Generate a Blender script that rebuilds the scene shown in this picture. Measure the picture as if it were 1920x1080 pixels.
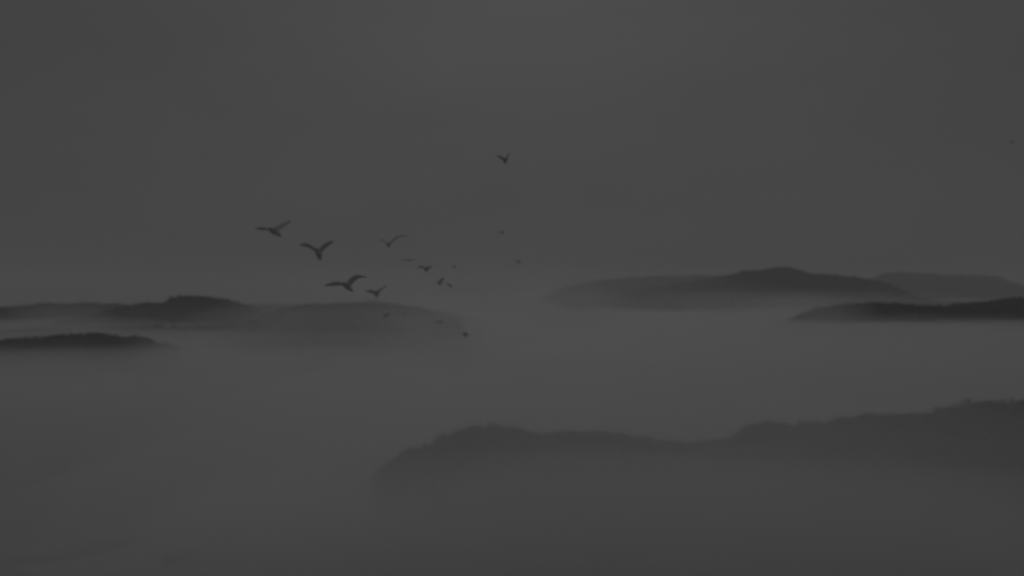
import bpy, math, random
import numpy as np
from mathutils import Vector, noise

scene = bpy.context.scene
for o in list(bpy.data.objects):
    bpy.data.objects.remove(o)
COL = scene.collection

# ------------------------------------------------------------------ camera
CAM_H = 60.0                      # height above the lake, metres
LENS, SENSOR = 35.0, 36.0
FPX = 1920 * LENS / SENSOR        # focal length in photograph pixels
cam_data = bpy.data.cameras.new('camera')
cam_data.lens = LENS
cam_data.sensor_width = SENSOR
cam_data.clip_start = 0.1
cam_data.clip_end = 60000
cam_data.dof.use_dof = True       # the photograph is soft all over: focused short of everything
cam_data.dof.focus_distance = 10.0
cam_data.dof.aperture_fstop = 0.85
cam = bpy.data.objects.new('camera', cam_data)
cam.location = (0, 0, CAM_H)
cam.rotation_euler = (math.radians(90), 0, 0)
COL.objects.link(cam)
scene.camera = cam

# ------------------------------------------------------------------ world
SUN_EL, SUN_AZ = math.radians(30), math.radians(1)
world = bpy.data.worlds.new('World')
scene.world = world
world.use_nodes = True
nt = world.node_tree
nt.nodes.clear()
N = nt.nodes.new
sky = N('ShaderNodeTexSky')
sky.sky_type = 'NISHITA'
sky.sun_disc = False
sky.sun_elevation = SUN_EL
sky.sun_rotation = SUN_AZ
sky.air_density = 1.0
sky.dust_density = 4.0
bw = N('ShaderNodeRGBToBW')
nt.links.new(sky.outputs[0], bw.inputs[0])
mixc = N('ShaderNodeMix')          # an even cloud deck lets a little of the sky's own gradient through
mixc.data_type = 'FLOAT'
mixc.inputs[0].default_value = 0.945
nt.links.new(bw.outputs[0], mixc.inputs[2])
mixc.inputs[3].default_value = 5.1
tc = N('ShaderNodeTexCoord')
mp = N('ShaderNodeMapping')
mp.inputs['Scale'].default_value = (1.5, 1.5, 4.5)
nt.links.new(tc.outputs['Generated'], mp.inputs['Vector'])
nz = N('ShaderNodeTexNoise')
nz.inputs['Scale'].default_value = 1.6
nz.inputs['Detail'].default_value = 3.0
nt.links.new(mp.outputs[0], nz.inputs['Vector'])
mr = N('ShaderNodeMapRange')
mr.inputs['From Min'].default_value = 0.3
mr.inputs['From Max'].default_value = 0.7
mr.inputs['To Min'].default_value = 0.94
mr.inputs['To Max'].default_value = 1.06
nt.links.new(nz.outputs[0], mr.inputs['Value'])
mul = N('ShaderNodeMath')
mul.operation = 'MULTIPLY'
nt.links.new(mixc.outputs[0], mul.inputs[0])
nt.links.new(mr.outputs[0], mul.inputs[1])
bg = N('ShaderNodeBackground')
bg.inputs['Strength'].default_value = 0.10
nt.links.new(mul.outputs[0], bg.inputs['Color'])
wo = N('ShaderNodeOutputWorld')
nt.links.new(bg.outputs[0], wo.inputs['Surface'])

# ------------------------------------------------------------------ sun (behind the overcast)
sun_data = bpy.data.lights.new('sun', 'SUN')
sun_data.energy = 1.4
sun_data.angle = math.radians(20)
sun_data.color = (1.0, 0.995, 0.985)
sun = bpy.data.objects.new('sun', sun_data)
sdir = Vector((math.sin(SUN_AZ) * math.cos(SUN_EL), math.cos(SUN_AZ) * math.cos(SUN_EL), math.sin(SUN_EL)))
sun.rotation_euler = (-sdir).to_track_quat('-Z', 'Y').to_euler()
sun.location = sdir * 300
COL.objects.link(sun)

# ------------------------------------------------------------------ exposure and sampling
vs = scene.view_settings
vs.view_transform = 'Standard'
vs.look = 'None'
vs.gamma = 1.0
vs.use_curve_mapping = False
vs.exposure = -3.31
cy = scene.cycles
cy.use_denoising = True
cy.volume_bounces = 3
cy.use_adaptive_sampling = True
cy.adaptive_threshold = 0.1
cy.adaptive_min_samples = 16
cy.max_bounces = 6
cy.diffuse_bounces = 3
cy.transparent_max_bounces = 24
cy.volume_step_rate = 4.0

# ------------------------------------------------------------------ helpers
def tag(o, label=None, cat=None, group=None, kind=None):
    if label: o['label'] = label
    if cat: o['category'] = cat
    if group: o['group'] = group
    if kind: o['kind'] = kind
    return o

def mesh_obj(name, verts, faces, mats, parent=None, smooth=False):
    me = bpy.data.meshes.new(name)
    me.from_pydata([tuple(map(float, v)) for v in verts], [], [tuple(map(int, f)) for f in faces])
    for m in (mats if isinstance(mats, (list, tuple)) else [mats]):
        me.materials.append(m)
    if smooth:
        me.polygons.foreach_set('use_smooth', [True] * len(me.polygons))
    me.update()
    o = bpy.data.objects.new(name, me)
    COL.objects.link(o)
    if parent: o.parent = parent
    return o

def wx(px, d):      # photograph column -> metres to the side at distance d
    return (px - 960) / FPX * d

def wz(py, d):      # photograph row -> height above the lake at distance d
    return CAM_H + (540 - py) / FPX * d

def surface(name, c1, c2, scale, rough=0.9, bump=0.0):
    m = bpy.data.materials.new(name)
    m.use_nodes = True
    t = m.node_tree
    b = t.nodes['Principled BSDF']
    b.inputs['Roughness'].default_value = rough
    tcx = t.nodes.new('ShaderNodeTexCoord')
    n = t.nodes.new('ShaderNodeTexNoise')
    n.inputs['Scale'].default_value = scale
    n.inputs['Detail'].default_value = 6
    t.links.new(tcx.outputs['Object'], n.inputs['Vector'])
    r = t.nodes.new('ShaderNodeValToRGB')
    r.color_ramp.elements[0].position = 0.35
    r.color_ramp.elements[1].position = 0.68
    r.color_ramp.elements[0].color = (*c1, 1)
    r.color_ramp.elements[1].color = (*c2, 1)
    t.links.new(n.outputs[0], r.inputs[0])
    t.links.new(r.outputs[0], b.inputs['Base Color'])
    if bump:
        bm = t.nodes.new('ShaderNodeBump')
        bm.inputs['Strength'].default_value = bump
        t.links.new(n.outputs[0], bm.inputs['Height'])
        t.links.new(bm.outputs[0], b.inputs['Normal'])
    return m

def air(name, density, albedo=0.995, forward=0.5):
    m = bpy.data.materials.new(name)
    m.use_nodes = True
    t = m.node_tree
    t.nodes.clear()
    v = t.nodes.new('ShaderNodeVolumePrincipled')
    v.inputs['Color'].default_value = (albedo, albedo, albedo, 1)
    v.inputs['Density'].default_value = density
    v.inputs['Anisotropy'].default_value = forward
    out = t.nodes.new('ShaderNodeOutputMaterial')
    t.links.new(v.outputs[0], out.inputs['Volume'])
    m.cycles.homogeneous_volume = True
    return m

M_EARTH = surface('wooded earth', (0.035, 0.040, 0.034), (0.065, 0.070, 0.060), 0.05, 0.95, 0.3)
M_LEAF = surface('dark foliage', (0.038, 0.046, 0.040), (0.075, 0.086, 0.075), 0.08, 0.85)

# ------------------------------------------------------------------ lake
def make_lake():
    m = bpy.data.materials.new('silty lake water')
    m.use_nodes = True
    t = m.node_tree
    b = t.nodes['Principled BSDF']
    b.inputs['Base Color'].default_value = (0.52, 0.52, 0.52, 1)
    b.inputs['Roughness'].default_value = 0.12
    b.inputs['IOR'].default_value = 1.33
    g = t.nodes.new('ShaderNodeNewGeometry')
    mpg = t.nodes.new('ShaderNodeMapping')
    mpg.inputs['Scale'].default_value = (0.05, 0.16, 0.1)
    t.links.new(g.outputs['Position'], mpg.inputs['Vector'])
    n = t.nodes.new('ShaderNodeTexNoise')
    n.inputs['Scale'].default_value = 1.0
    n.inputs['Detail'].default_value = 4
    t.links.new(mpg.outputs[0], n.inputs['Vector'])
    bm = t.nodes.new('ShaderNodeBump')
    bm.inputs['Strength'].default_value = 0.12
    bm.inputs['Distance'].default_value = 0.5
    t.links.new(n.outputs[0], bm.inputs['Height'])
    t.links.new(bm.outputs[0], b.inputs['Normal'])
    s = 22000
    o = mesh_obj('lake_water', [(-s, -s, 0), (s, -s, 0), (s, s, 0), (-s, s, 0)], [(0, 1, 2, 3)], m)
    tag(o, 'pale still lake water lying under low mist', 'water', kind='structure')
make_lake()

# ------------------------------------------------------------------ hills
def fbm(x, y, seed, octv=5):
    return noise.fractal(Vector((x + seed * 17.3, y - seed * 9.1, seed * 3.7)), 1.0, 2.1, octv)

rng = np.random.default_rng(7)

def ico():
    t = (1 + 5 ** .5) / 2
    v = np.array([(-1, t, 0), (1, t, 0), (-1, -t, 0), (1, -t, 0), (0, -1, t), (0, 1, t), (0, -1, -t), (0, 1, -t),
                  (t, 0, -1), (t, 0, 1), (-t, 0, -1), (-t, 0, 1)], float)
    v /= np.linalg.norm(v[0])
    f = np.array([(0, 11, 5), (0, 5, 1), (0, 1, 7), (0, 7, 10), (0, 10, 11), (1, 5, 9), (5, 11, 4), (11, 10, 2), (10, 7, 6), (7, 1, 8),
                  (3, 9, 4), (3, 4, 2), (3, 2, 6), (3, 6, 8), (3, 8, 9), (4, 9, 5), (2, 4, 11), (6, 2, 10), (8, 6, 7), (9, 8, 1)])
    return v, f
ICO_V, ICO_F = ico()

def crown_far():
    """a small tree: a few jagged clumps, used on the far hills"""
    V, F = [], []
    off = 0
    for k in range(4):
        c = rng.normal(0, .28, 3) * (1, 1, .55) + (0, 0, .58)
        r = rng.uniform(.28, .46)
        v = ICO_V * r * rng.uniform(.72, 1.25, (12, 1)) + c
        V.append(v); F.append(ICO_F + off); off += 12
    return np.vstack(V), np.vstack(F)

def crown_near(n=230):
    """a tree of leaf sprays round a few limbs, used on the near spit"""
    V, F = [], []
    off = 0
    lobes = [(rng.normal(0, .26, 3) * (1, 1, .7) + (0, 0, .62), rng.uniform(.2, .36)) for _ in range(6)]
    for k in range(n):
        c, r = lobes[rng.integers(len(lobes))]
        d = rng.normal(0, 1, 3); d /= np.linalg.norm(d)
        p = c + d * r * rng.uniform(.45, 1.05)
        a = rng.normal(0, 1, 3); a /= np.linalg.norm(a)
        b = np.cross(a, rng.normal(0, 1, 3)); b /= np.linalg.norm(b)
        s = rng.uniform(.05, .10)
        V.append(np.array([p - a * s, p - b * s * .6, p + a * s, p + b * s * .6]))
        F.append(np.array([(0, 1, 2), (0, 2, 3)]) + off); off += 4
    # trunk and two limbs
    for (q0, q1, r0, r1) in (((0, 0, -.15), (0, 0, .5), .03, .018), ((0, 0, .3), (.2, .05, .6), .018, .008), ((0, 0, .35), (-.18, -.06, .62), .018, .008)):
        ring = [(math.cos(i * 2.0944), math.sin(i * 2.0944), 0) for i in range(3)]
        V.append(np.array([np.array(q0) + np.array(u) * r0 for u in ring] + [np.array(q1) + np.array(u) * r1 for u in ring]))
        F.append(np.array([(i, (i + 1) % 3, 3 + (i + 1) % 3) for i in range(3)] + [(i, 3 + (i + 1) % 3, 3 + i) for i in range(3)]) + off); off += 6
    return np.vstack(V), np.vstack(F)

FAR_CROWNS = [crown_far() for _ in range(6)]
NEAR_CROWNS = [crown_near() for _ in range(6)]

def make_hill(name, label, dist, crest, depth, tree, n_trees, seed, near=False, wood_label=None, rough=1.0, back=1.0, front=1.0, foot=0.0):
    """crest: (photo column, photo row) of the tree line seen at distance dist; depth: half width of the hill from front to back"""
    cx = np.array([wx(p[0], dist) for p in crest])
    cz = np.array([wz(p[1], dist) for p in crest]) - tree * 0.75
    e = (cx[-1] - cx[0]) * .03              # both ends run down under the water
    cx = np.concatenate(([cx[0] - e], cx, [cx[-1] + e])); cz = np.concatenate(([-4], cz, [-4]))
    x0, x1 = cx[0], cx[-1]
    nx, ny = 150, 36
    xs = np.linspace(x0, x1, nx)
    zc = np.interp(xs, cx, cz)
    k = np.hanning(7); k /= k.sum()
    zc = np.convolve(np.pad(zc, 3, mode='edge'), k, 'valid')
    if front > 1:                            # a long low foreland before the ridge
        vs_ = np.concatenate((-np.linspace(1, 1 / front, 17)[:-1], np.linspace(-1, 1, 33)[:16] / front, np.linspace(0, 1, 14)))
    else:
        vs_ = np.linspace(-1, 1, ny)
    ny = len(vs_)
    H = np.zeros((ny, nx))
    Y = np.zeros((ny, nx))
    s = 1.0 / max(depth * .5, 1)
    for i, v in enumerate(vs_):
        for j, x in enumerate(xs):
            # the ridge line wanders towards and away from the viewer
            ridge = fbm(x * s * .45, 0, seed) * depth * .35
            wid = depth * (1 + .3 * fbm(x * s, 4.2, seed + 1)) * (back if v > 0 else front)
            y = dist + ridge * (1 - abs(v)) + v * wid
            q = min(abs(v) * (front if v < 0 else 1), 1)
            sh = (1 - q ** 1.5) ** 1.2
            n = fbm(x * s * 1.6, y * s * 1.6, seed + 2)
            z = (zc[j] + 3) * sh * (1 + .16 * rough * n * abs(v)) - 3
            if foot and v < 0:
                z = max(z, (foot * (1 + .7 * n) + 3) * (1 - abs(v)) ** 1.25 * min(1, max(zc[j] + 4, 0) / 8) - 3)
            H[i, j] = z; Y[i, j] = y
    H[0, :] = H[-1, :] = -4
    verts, faces = [], []
    for i in range(ny):
        for j in range(nx):
            verts.append((xs[j], Y[i, j], H[i, j]))
    for i in range(ny - 1):
        for j in range(nx - 1):
            a = i * nx + j
            faces.append((a, a + 1, a + nx + 1, a + nx))
    o = mesh_obj(name, verts, faces, M_EARTH, smooth=True)
    tag(o, label, 'hill', kind='structure')
    # woodland over it
    lib = NEAR_CROWNS if near else FAR_CROWNS
    VV, FF, off = [], [], 0
    placed = 0
    i_r = float(np.interp(0, vs_, np.arange(ny)))            # the ridge row, the foot of its slope, a little way behind it
    i_lo = float(np.interp(-.97 / front, vs_, np.arange(ny)))
    i_hi = i_r + .28 * (ny - 1 - i_r)
    tries = 0
    while placed < n_trees and tries < n_trees * 8:
        tries += 1
        fi = rng.uniform(i_lo, i_hi) if rng.random() < .85 else rng.uniform(i_lo, ny - 2)
        if rng.random() < .3:
            fi = i_r + rng.normal(0, 1.1)
        fj = rng.uniform(0, nx - 1.001)
        i, j = int(fi), int(fj)
        if i >= ny - 1: continue
        u, w = fj - j, fi - i
        z = (H[i, j] * (1 - u) + H[i, j + 1] * u) * (1 - w) + (H[i + 1, j] * (1 - u) + H[i + 1, j + 1] * u) * w
        y = (Y[i, j] * (1 - u) + Y[i, j + 1] * u) * (1 - w) + (Y[i + 1, j] * (1 - u) + Y[i + 1, j + 1] * u) * w
        x = xs[j] * (1 - u) + xs[j + 1] * u
        if z < .4: continue
        V, F = lib[rng.integers(len(lib))]
        sz = tree * rng.uniform(.6, 1.15) * (1 + .25 * fbm(x * s * 2, y * s * 2, seed + 5, 3))
        a = rng.uniform(0, 6.283)
        R = np.array([(math.cos(a), -math.sin(a), 0), (math.sin(a), math.cos(a), 0), (0, 0, 1)])
        wd = rng.uniform(.8, 1.35)
        VV.append((V * (wd, wd, 1)) @ R.T * sz + (x, y, z - .05 * sz)); FF.append(F + off); off += len(V)
        placed += 1
    if VV:
        VV = np.vstack(VV); FF = np.vstack(FF)
        me = bpy.data.meshes.new('woodland')
        me.vertices.add(len(VV)); me.vertices.foreach_set('co', VV.ravel())
        me.loops.add(FF.size); me.loops.foreach_set('vertex_index', FF.ravel().astype(np.int32))
        me.polygons.add(len(FF))
        me.polygons.foreach_set('loop_start', np.arange(0, FF.size, 3, dtype=np.int32))
        me.update(calc_edges=True)
        me.materials.append(M_LEAF)
        wo_ = bpy.data.objects.new('woodland', me)
        COL.objects.link(wo_)
        tag(wo_, wood_label, 'woodland', kind='stuff')
    return o

# left of the picture
make_hill('hill', 'pale ridge at the left edge behind the dark humped island', 1620,
          [(-260, 600), (-120, 586), (0, 577), (60, 571), (150, 570), (260, 573), (420, 573), (560, 571), (640, 569), (700, 566), (745, 571), (800, 580), (850, 591), (890, 603)],
          170, 7, 2300, 1, wood_label='faint woodland on the pale ridge at the left edge')
make_hill('hill', 'long faint ridge under the leading birds, fading out in mist to the right', 1150,
          [(-120, 640), (-40, 624), (60, 617), (180, 614), (300, 614), (400, 613), (450, 607), (490, 594), (530, 580), (580, 572), (650, 570), (705, 569), (750, 574), (800, 584), (840, 598), (872, 620), (900, 655)],
          110, 5, 1600, 10, wood_label='faint woodland on the long misty ridge under the birds')
make_hill('hill', 'dark humped island with a flat wooded top, left of the birds', 1400,
          [(95, 622), (120, 606), (150, 596), (210, 583), (255, 571), (300, 569), (322, 560), (345, 557), (390, 559), (415, 565), (440, 567), (458, 575), (485, 585), (520, 598), (560, 610)],
          130, 6.5, 1700, 2, wood_label='woodland covering the dark humped island on the left')
make_hill('hill', 'near dark low island cut off by the left edge', 880,
          [(-240, 655), (-150, 645), (-60, 641), (0, 640), (50, 636), (90, 632), (150, 630), (190, 629), (215, 634), (270, 637), (295, 648), (330, 660), (370, 672)],
          70, 5, 1500, 3, wood_label='woodland on the near dark island at the left edge')
# right of the picture
make_hill('hill', 'faint long slope tapering left towards the gap between the hills', 5200,
          [(985, 578), (1020, 556), (1060, 538), (1110, 527), (1180, 521), (1240, 518), (1330, 517), (1400, 516), (1500, 520), (1600, 530), (1700, 562)],
          420, 12, 2200, 4, front=7.4, foot=8, wood_label='faint woodland on the slope tapering into the gap')
make_hill('hill', 'pale round hump at the far right above the darkest island', 5900,
          [(1520, 565), (1580, 545), (1625, 524), (1660, 513), (1690, 509), (1730, 513), (1775, 516), (1820, 515), (1870, 518), (1900, 530), (1960, 545), (2040, 565)],
          380, 12, 1200, 5, wood_label='woodland on the pale hump at the far right')
make_hill('hill', 'dark far hill with the highest crest, right of the middle', 3300,
          [(1120, 570), (1180, 549), (1240, 536), (1310, 526), (1370, 515), (1392, 509), (1440, 505), (1465, 501), (1500, 506), (1518, 513), (1565, 516), (1600, 519), (1650, 526), (1680, 538), (1700, 552), (1730, 575)],
          280, 10, 1700, 6, wood_label='woodland on the dark hill with the highest crest')
make_hill('hill', 'darkest low island running off the right edge', 1650,
          [(1470, 606), (1492, 590), (1525, 580), (1560, 575), (1600, 571), (1650, 569), (1695, 569), (1715, 574), (1775, 574), (1800, 569), (1840, 564), (1890, 562), (1960, 560), (2060, 566), (2150, 606)],
          130, 7, 1700, 7, wood_label='woodland on the darkest island at the right edge')
# nearest
make_hill('shore', 'nearest wooded shore rising to the lower right corner, veiled in mist', 300,
          [(700, 935), (712, 892), (735, 862), (790, 846), (840, 826), (885, 813), (925, 807), (975, 810), (1000, 824), (1050, 822), (1105, 811), (1150, 812), (1200, 821), (1245, 831), (1310, 832), (1365, 823), (1400, 804), (1500, 798), (1600, 790), (1700, 782), (1780, 768), (1850, 754), (1920, 748), (2050, 742), (2250, 745), (2450, 800)],
          38, 4.2, 1900, 8, near=True, wood_label='misty trees along the nearest shore at lower right', back=1.2)

# ------------------------------------------------------------------ birds
def grey(name, v, v2):
    return surface(name, (v, v, v), (v2, v2, v2), 6.0, 0.8)
M_BODY = grey('grey body plumage', 0.56, 0.66)
M_WING = grey('light grey wing plumage', 0.58, 0.68)
M_PALE = grey('pale wing plumage', 0.78, 0.84)
M_SLATE = grey('slate plumage', 0.22, 0.30)
M_BEAK = grey('horn beak', 0.12, 0.16)

def make_bird(label, dist, head, tail, lw, rw, group='flock of birds over the lake', pale_r=False, pale_l=False, pale_body=False, chord=1.0, fat=1.0, hz=-0.35, tz=0.35, dark=False):
    """One continuous flying bird. head, tail: photo points of the beak end and the tail end. lw, rw: three photo points
    (elbow, wrist, tip) of each wing, each with a depth in half spans; real sizes come from dist."""
    def P(p, dz=0.0):
        d = dist + dz
        return Vector((wx(p[0], d), d, wz(p[1], d)))
    span_px = math.hypot(lw[2][0] - rw[2][0], lw[2][1] - rw[2][1])
    half = max(span_px / FPX * dist / 2, 0.25)
    ctr = P(((head[0] + tail[0]) / 2, (head[1] + tail[1]) / 2))
    hd, tl = P(head, hz * half) - ctr, P(tail, tz * half) - ctr
    fwd = (hd - tl).normalized()
    L = (hd - tl).length
    shoulder_px = ((head[0] * .62 + tail[0] * .38), (head[1] * .62 + tail[1] * .38))
    lpts = [P(q[:2], q[2] * half) - ctr for q in lw]
    rpts = [P(q[:2], q[2] * half) - ctr for q in rw]
    side = (rpts[2] - lpts[2]); side -= fwd * side.dot(fwd); side.normalize()
    up = side.cross(fwd)
    if up.z < 0:
        up = -up
    # body: rings from beak base to tail
    st = [(0.0, .012, .012), (.05, .040, .045), (.10, .055, .06), (.17, .048, .05), (.26, .085, .09), (.36, .115, .12), (.47, .115, .115), (.58, .10, .095),
          (.70, .075, .065), (.80, .060, .035), (.90, .058, .022), (1.0, .050, .012)]
    Mr = 8
    V, F, FM = [], [], []
    rows = []
    for (t, a, b) in st:
        c = hd.lerp(tl, t)
        row = []
        for k in range(Mr):
            ang = 2 * math.pi * (k + .5) / Mr
            row.append(len(V))
            V.append(c + side * (math.cos(ang) * a * L * fat * 1.3) + up * (math.sin(ang) * b * L * fat * 1.3))
        rows.append(row)
    S0, S1 = 4, 7            # the wing roots: quads between rings 4..7 on either flank
    def quad(i, k):
        return (rows[i][k], rows[i][(k + 1) % Mr], rows[i + 1][(k + 1) % Mr], rows[i + 1][k])
    KR, KL = 7, 3            # flank quads: right side between ring verts 7 and 0, left between 3 and 4
    for i in range(len(rows) - 1):
        for k in range(Mr):
            if S0 <= i < S1 and k in (KR, KL): continue
            F.append(quad(i, k)); FM.append(3 if i == 0 else 0)
    F.append(tuple(rows[0])); FM.append(3)
    F.append(tuple(reversed(rows[-1]))); FM.append(0)
    def wing(pts, k_top, k_bot, slot, sgn):
        loop = [rows[i][k_top] for i in range(S0, S1 + 1)] + [rows[i][k_bot] for i in range(S1, S0 - 1, -1)]
        root = hd.lerp(tl, .40)
        path = [root.lerp(pts[0], .5), pts[0], pts[0].lerp(pts[1], .5), pts[1], pts[1].lerp(pts[2], .5), pts[2]]
        ch = [.42, .40, .38, .34, .25, .08]
        th = [.075, .058, .045, .034, .020, .008]
        prev = loop
        for q, c, h in zip(path, ch, th):
            span = half
            cc = c * span * chord
            n = (q - root).cross(fwd)
            if n.length < 1e-6: n = up.copy()
            n.normalize()
            if n.dot(up) < 0: n = -n
            new = []
            prof = [(.42, .2), (.2, 1), (-.12, .8), (-.58, .12)]
            for (a, t) in prof:
                new.append(len(V)); V.append(q + fwd * (a * cc) + n * (t * h * span))
            for (a, t) in reversed(prof):
                new.append(len(V)); V.append(q + fwd * (a * cc) - n * (t * h * span * .6))
            for i in range(8):
                j = (i + 1) % 8
                F.append((prev[i], prev[j], new[j], new[i])); FM.append(slot)
            prev = new
        F.append(tuple(prev)); FM.append(slot)
    wing(rpts, 0, 7, 2 if pale_r else 1, 1)
    wing(lpts, 3, 4, 2 if pale_l else 1, -1)
    mats = [M_PALE if pale_body else M_BODY, M_WING, M_PALE, M_BEAK]
    if dark:
        mats = [M_SLATE] * 3 + [M_BEAK]
    o = mesh_obj('bird', V, F, mats, smooth=True)
    o.data.polygons.foreach_set('material_index', FM)
    import bmesh
    bm = bmesh.new(); bm.from_mesh(o.data)
    bmesh.ops.recalc_face_normals(bm, faces=bm.faces)
    bm.to_mesh(o.data); bm.free()
    sub = o.modifiers.new('smooth', 'SUBSURF')
    sub.levels = 1; sub.render_levels = 1
    o.location = ctr
    tag(o, label, 'bird', group)
    return o

# (column, row, depth) of elbow, wrist and wing tip
make_bird('largest bird at the head of the flock, farthest left, one wing held flat', 42, (503, 427), (528, 443),
          [(497, 428, -.2), (488, 429, -.45), (478, 429, -.7)], [(523, 425, .35), (532, 421, .8), (545, 413, 1.3)], pale_r=True, fat=1.35, chord=.9)
make_bird('second large bird, both wings raised in a wide V, tail hanging down', 43, (594, 465), (601, 488),
          [(587, 465, -.1), (577, 459, -.25), (561, 459, -.45)], [(604, 465, .2), (613, 458, .45), (626, 451, .7)], fat=1.45, chord=1.0)
make_bird('large bird lowest in the leading group, right wing arched up over its back', 42, (643, 530), (661, 546),
          [(637, 531, -.15), (624, 532, -.35), (608, 536, -.6)], [(660, 524, .15), (670, 517, .4), (689, 520, .6)], fat=1.2, chord=.95)
make_bird('stocky bird with a raised pointed wing just above the left ridge', 60, (710, 544), (704, 558),
          [(701, 548, -.1), (694, 545, -.3), (685, 546, -.5)], [(713, 543, .15), (719, 540, .3), (728, 534, .5)], fat=1.3, chord=1.0)
make_bird('slender bird with one long faint wing sweeping up to the right', 50, (725, 456), (731, 464),
          [(724, 456, -.1), (719, 451, -.25), (710, 449, -.5)], [(735, 452, .2), (746, 443, .5), (769, 441, .9)], pale_r=True, fat=.9, chord=.75)
make_bird('pale bird gliding with level wings below the slender one', 95, (761, 486), (767, 491),
          [(759, 487, -.1), (756, 487, -.2), (751, 488, -.3)], [(767, 488, .1), (771, 487, .2), (777, 486, .3)], pale_r=True, pale_l=True, pale_body=True, chord=1.2)
make_bird('small bird between the pale glider and the far pair, wings in a shallow V', 100, (797, 501), (800, 510),
          [(794, 501, -.1), (789, 500, -.2), (782, 500, -.4)], [(802, 503, .1), (805, 501, .3), (809, 498, .5)], fat=1.2, dark=True)
make_bird('tiny bird with one wing straight up, left of the trailing pair', 125, (820, 529), (828, 535),
          [(821, 530, -.2), (819, 530, -.3), (816, 529, -.5)], [(826, 527, .2), (829, 524, .4), (833, 521, .6)], fat=1.1, dark=True, chord=1.4)
make_bird('tiny bird with drooping wings, right of the trailing pair', 125, (840, 533), (847, 538),
          [(841, 533, -.1), (838, 533, -.2), (835, 532, -.4)], [(846, 535, .2), (848, 536, .3), (850, 539, .5)], fat=1.1, dark=True, chord=1.4)
make_bird('faint far speck of a bird above the trailing pair', 280, (850, 499), (852, 502),
          [(850, 500, -.1), (848, 499, -.2), (847, 499, -.3)], [(852, 500, .1), (854, 499, .2), (855, 499, .3)], pale_body=True, dark=True, chord=1.8, fat=1.4)
make_bird('lone bird flying highest, well above all the others', 80, (946, 296), (948, 308),
          [(943, 298, -.1), (938, 294, -.3), (931, 291, -.5)], [(951, 296, .1), (952, 292, .2), (955, 287, .4)], fat=1.5, chord=1.3, dark=True)
make_bird('far speck of a bird under the lone high one, in open sky', 240, (939, 434), (941, 438),
          [(938, 435, -.1), (937, 435, -.2), (935, 434, -.3)], [(942, 435, .1), (943, 435, .2), (945, 434, .3)], fat=1.2, dark=True, chord=1.8)
make_bird('far speck of a bird closest to the right-hand hills', 240, (970, 489), (972, 494),
          [(969, 491, -.1), (968, 490, -.2), (966, 490, -.3)], [(973, 491, .1), (974, 490, .2), (976, 490, .3)], fat=1.2, dark=True, chord=1.8)
make_bird('faint bird with its wing up at the far end of the pale ridge', 130, (819, 604), (826, 606),
          [(819, 605, -.1), (817, 605, -.2), (814, 606, -.4)], [(825, 603, .2), (828, 602, .4), (833, 601, .7)], fat=1.4, chord=1.3)
make_bird('dark little bird lowest of all, over the mist in the gap', 110, (871, 624), (873, 633),
          [(870, 626, -.1), (868, 625, -.3), (865, 624, -.5)], [(874, 626, .1), (876, 625, .3), (879, 624, .5)], fat=1.4, dark=True)
make_bird('faint bird low in front of the pale ridge, under the leading birds', 120, (719, 589), (725, 596),
          [(718, 588, -.2), (715, 583, -.4), (711, 578, -.7)], [(726, 590, .2), (730, 588, .4), (735, 586, .7)], pale_r=True, pale_l=True, pale_body=True, fat=1.4)
make_bird('pale bird gliding alone near the right edge, high in the sky', 100, (1896, 265), (1901, 269),
          [(1894, 267, -.1), (1890, 266, -.2), (1885, 268, -.4)], [(1902, 266, .1), (1906, 267, .2), (1912, 271, .4)], pale_body=True, pale_l=True, pale_r=True, chord=.7, group='stray birds')

# ------------------------------------------------------------------ haze and mist
def make_haze():
    s, t = 21000, 215
    v = [(-s, -s, -6), (s, -s, -6), (s, s, -6), (-s, s, -6), (-s, -s, t), (s, -s, t), (s, s, t), (-s, s, t)]
    f = [(0, 3, 2, 1), (4, 5, 6, 7), (0, 1, 5, 4), (1, 2, 6, 5), (2, 3, 7, 6), (3, 0, 4, 7)]
    o = mesh_obj('haze', v, f, air('pale haze', 0.00020, forward=0.32))
    tag(o, 'thin even haze in the air over the whole lake', 'haze', kind='stuff')
make_haze()

def make_low_mist():
    """mist lying on the water: a closed sheet with a rolling top"""
    x0, x1, y0, y1 = -6000, 6000, -300, 9000
    nx, ny = 90, 110
    V, F = [], []
    ys = [y0 + (y1 - y0) * (k / (ny - 1)) ** 2.2 for k in range(ny)]
    for y in ys:
        for i in range(nx):
            x = x0 + (x1 - x0) * i / (nx - 1)
            far = min(max((y - 1500) / 1300, 0), 1)
            V.append((x, y, max(13 + 5 * fbm(x / 420, y / 260, 21, 3), 6) * (1 - .85 * far * far * (3 - 2 * far))))
    b = len(V)
    for y in ys:
        for i in range(nx):
            x = x0 + (x1 - x0) * i / (nx - 1)
            V.append((x, y, .4))
    for j in range(ny - 1):
        for i in range(nx - 1):
            a = j * nx + i
            F.append((a, a + 1, a + nx + 1, a + nx)); F.append((b + a, b + a + nx, b + a + nx + 1, b + a + 1))
    for i in range(nx - 1):
        F.append((i, b + i, b + i + 1, i + 1)); a = (ny - 1) * nx + i; F.append((a, a + 1, b + a + 1, b + a))
    for j in range(ny - 1):
        a = j * nx; F.append((a, a + nx, b + a + nx, b + a)); a += nx - 1; F.append((a, b + a, b + a + nx, a + nx))
    o = mesh_obj('mist', V, F, air('low lake mist', 0.007))
    tag(o, 'low mist lying on the lake around the feet of the islands', 'mist', kind='stuff')
make_low_mist()

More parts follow.
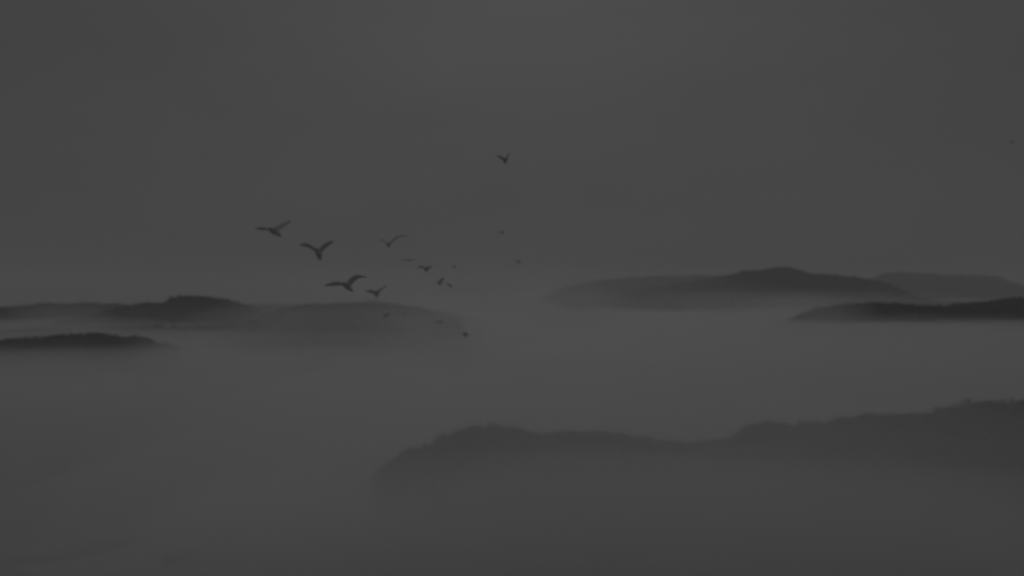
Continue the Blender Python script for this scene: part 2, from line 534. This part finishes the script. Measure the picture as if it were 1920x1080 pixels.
def mist_bank(label, c, half, density, seed, shells=(1.0, .78, .55)):
    """a drifting closed bank of mist: flattened lenses with an uneven skin, one within the other, so that it thins to its rim"""
    nu, nv = 48, 20
    m = air('drifting mist', density / len(shells))
    root = None
    for q, sc in enumerate(shells):
        V, F = [], []
        for j in range(nv + 1):
            th = math.pi * j / nv
            for i in range(nu):
                ph = 2 * math.pi * i / nu
                d = Vector((math.sin(th) * math.cos(ph), math.sin(th) * math.sin(ph), math.cos(th)))
                r = sc * (1 + .2 * noise.fractal(d * 1.6 + Vector((seed * 5.1, seed, q * .35)), 1.0, 2.0, 3))
                V.append((d.x * half[0] * r, d.y * half[1] * r, max(c[2] + d.z * half[2] * r, .6 + .1 * q) - c[2]))
        for j in range(nv):
            for i in range(nu):
                a, b2 = j * nu + i, j * nu + (i + 1) % nu
                F.append((a, a + nu, b2 + nu, b2))
        o = mesh_obj('mist_core' if root else 'mist_bank', V, F, m, parent=root)
        if root is None:
            root = o
            root.location = c
            tag(o, label, 'mist', 'banks of drifting mist', kind='stuff')

mist_bank('mist drifting before the long pale ridge on the left', (wx(560, 1460), 1460, 14), (560, 70, 52), 0.0036, 1)
mist_bank('mist thickening where the left ridge fades out', (wx(800, 830), 830, 22), (62, 36, 34), 0.0100, 2)
mist_bank('mist at the foot of the dark humped island', (wx(330, 1250), 1250, 8), (330, 50, 50), 0.0052, 3)
mist_bank('mist drifting before the faint slope in the gap', (wx(1150, 2850), 2850, 30), (520, 180, 110), 0.0015, 4)
mist_bank('mist at the foot of the dark far hill', (wx(1480, 2600), 2600, 10), (600, 130, 52), 0.0042, 5)
mist_bank('mist at the foot of the darkest island on the right', (wx(1760, 1420), 1420, 0), (300, 60, 26), 0.0050, 9)
mist_bank('mist drifting before the near island at the left edge', (wx(120, 740), 740, 6), (190, 45, 27), 0.0042, 8)
mist_bank('tall thin mist over the nearest shore at lower right', (wx(1300, 195), 195, 2), (150, 75, 49), 0.0185, 6)
mist_bank('thick low mist along the foot of the nearest shore', (wx(1300, 222), 222, 2), (150, 45, 19), 0.020, 7)

# thin wisps that the ends of the islands dissolve into
mist_bank('wisp over the tip of the faint slope in the gap', (wx(1050, 1700), 1700, 28), (125, 60, 46), 0.0075, 11)
mist_bank('mist along the low foreland under the faint slope', (wx(1290, 1650), 1650, 2), (330, 60, 20), 0.0045, 12)
mist_bank('wisp over the fading end of the left ridge', (wx(850, 850), 850, 24), (44, 34, 30), 0.0130, 13)
mist_bank('mist before the long faint ridge under the birds', (wx(660, 955), 955, 16), (165, 45, 50), 0.0180, 14)
mist_bank('low mist between the humped island and the near left island', (wx(190, 990), 990, 4), (250, 42, 27), 0.0185, 19)
mist_bank('wisp over the left end of the humped island', (wx(110, 1000), 1000, 24), (62, 40, 24), 0.0085, 15)
mist_bank('wisp over the right shoulder of the humped island', (wx(530, 1080), 1080, 24), (50, 40, 20), 0.0070, 16)
mist_bank('wisp over the left end of the darkest island', (wx(1505, 1300), 1300, 27), (100, 45, 26), 0.0085, 17)
mist_bank('wisp over the right end of the near left island', (wx(345, 640), 640, 20), (36, 30, 16), 0.0120, 18)
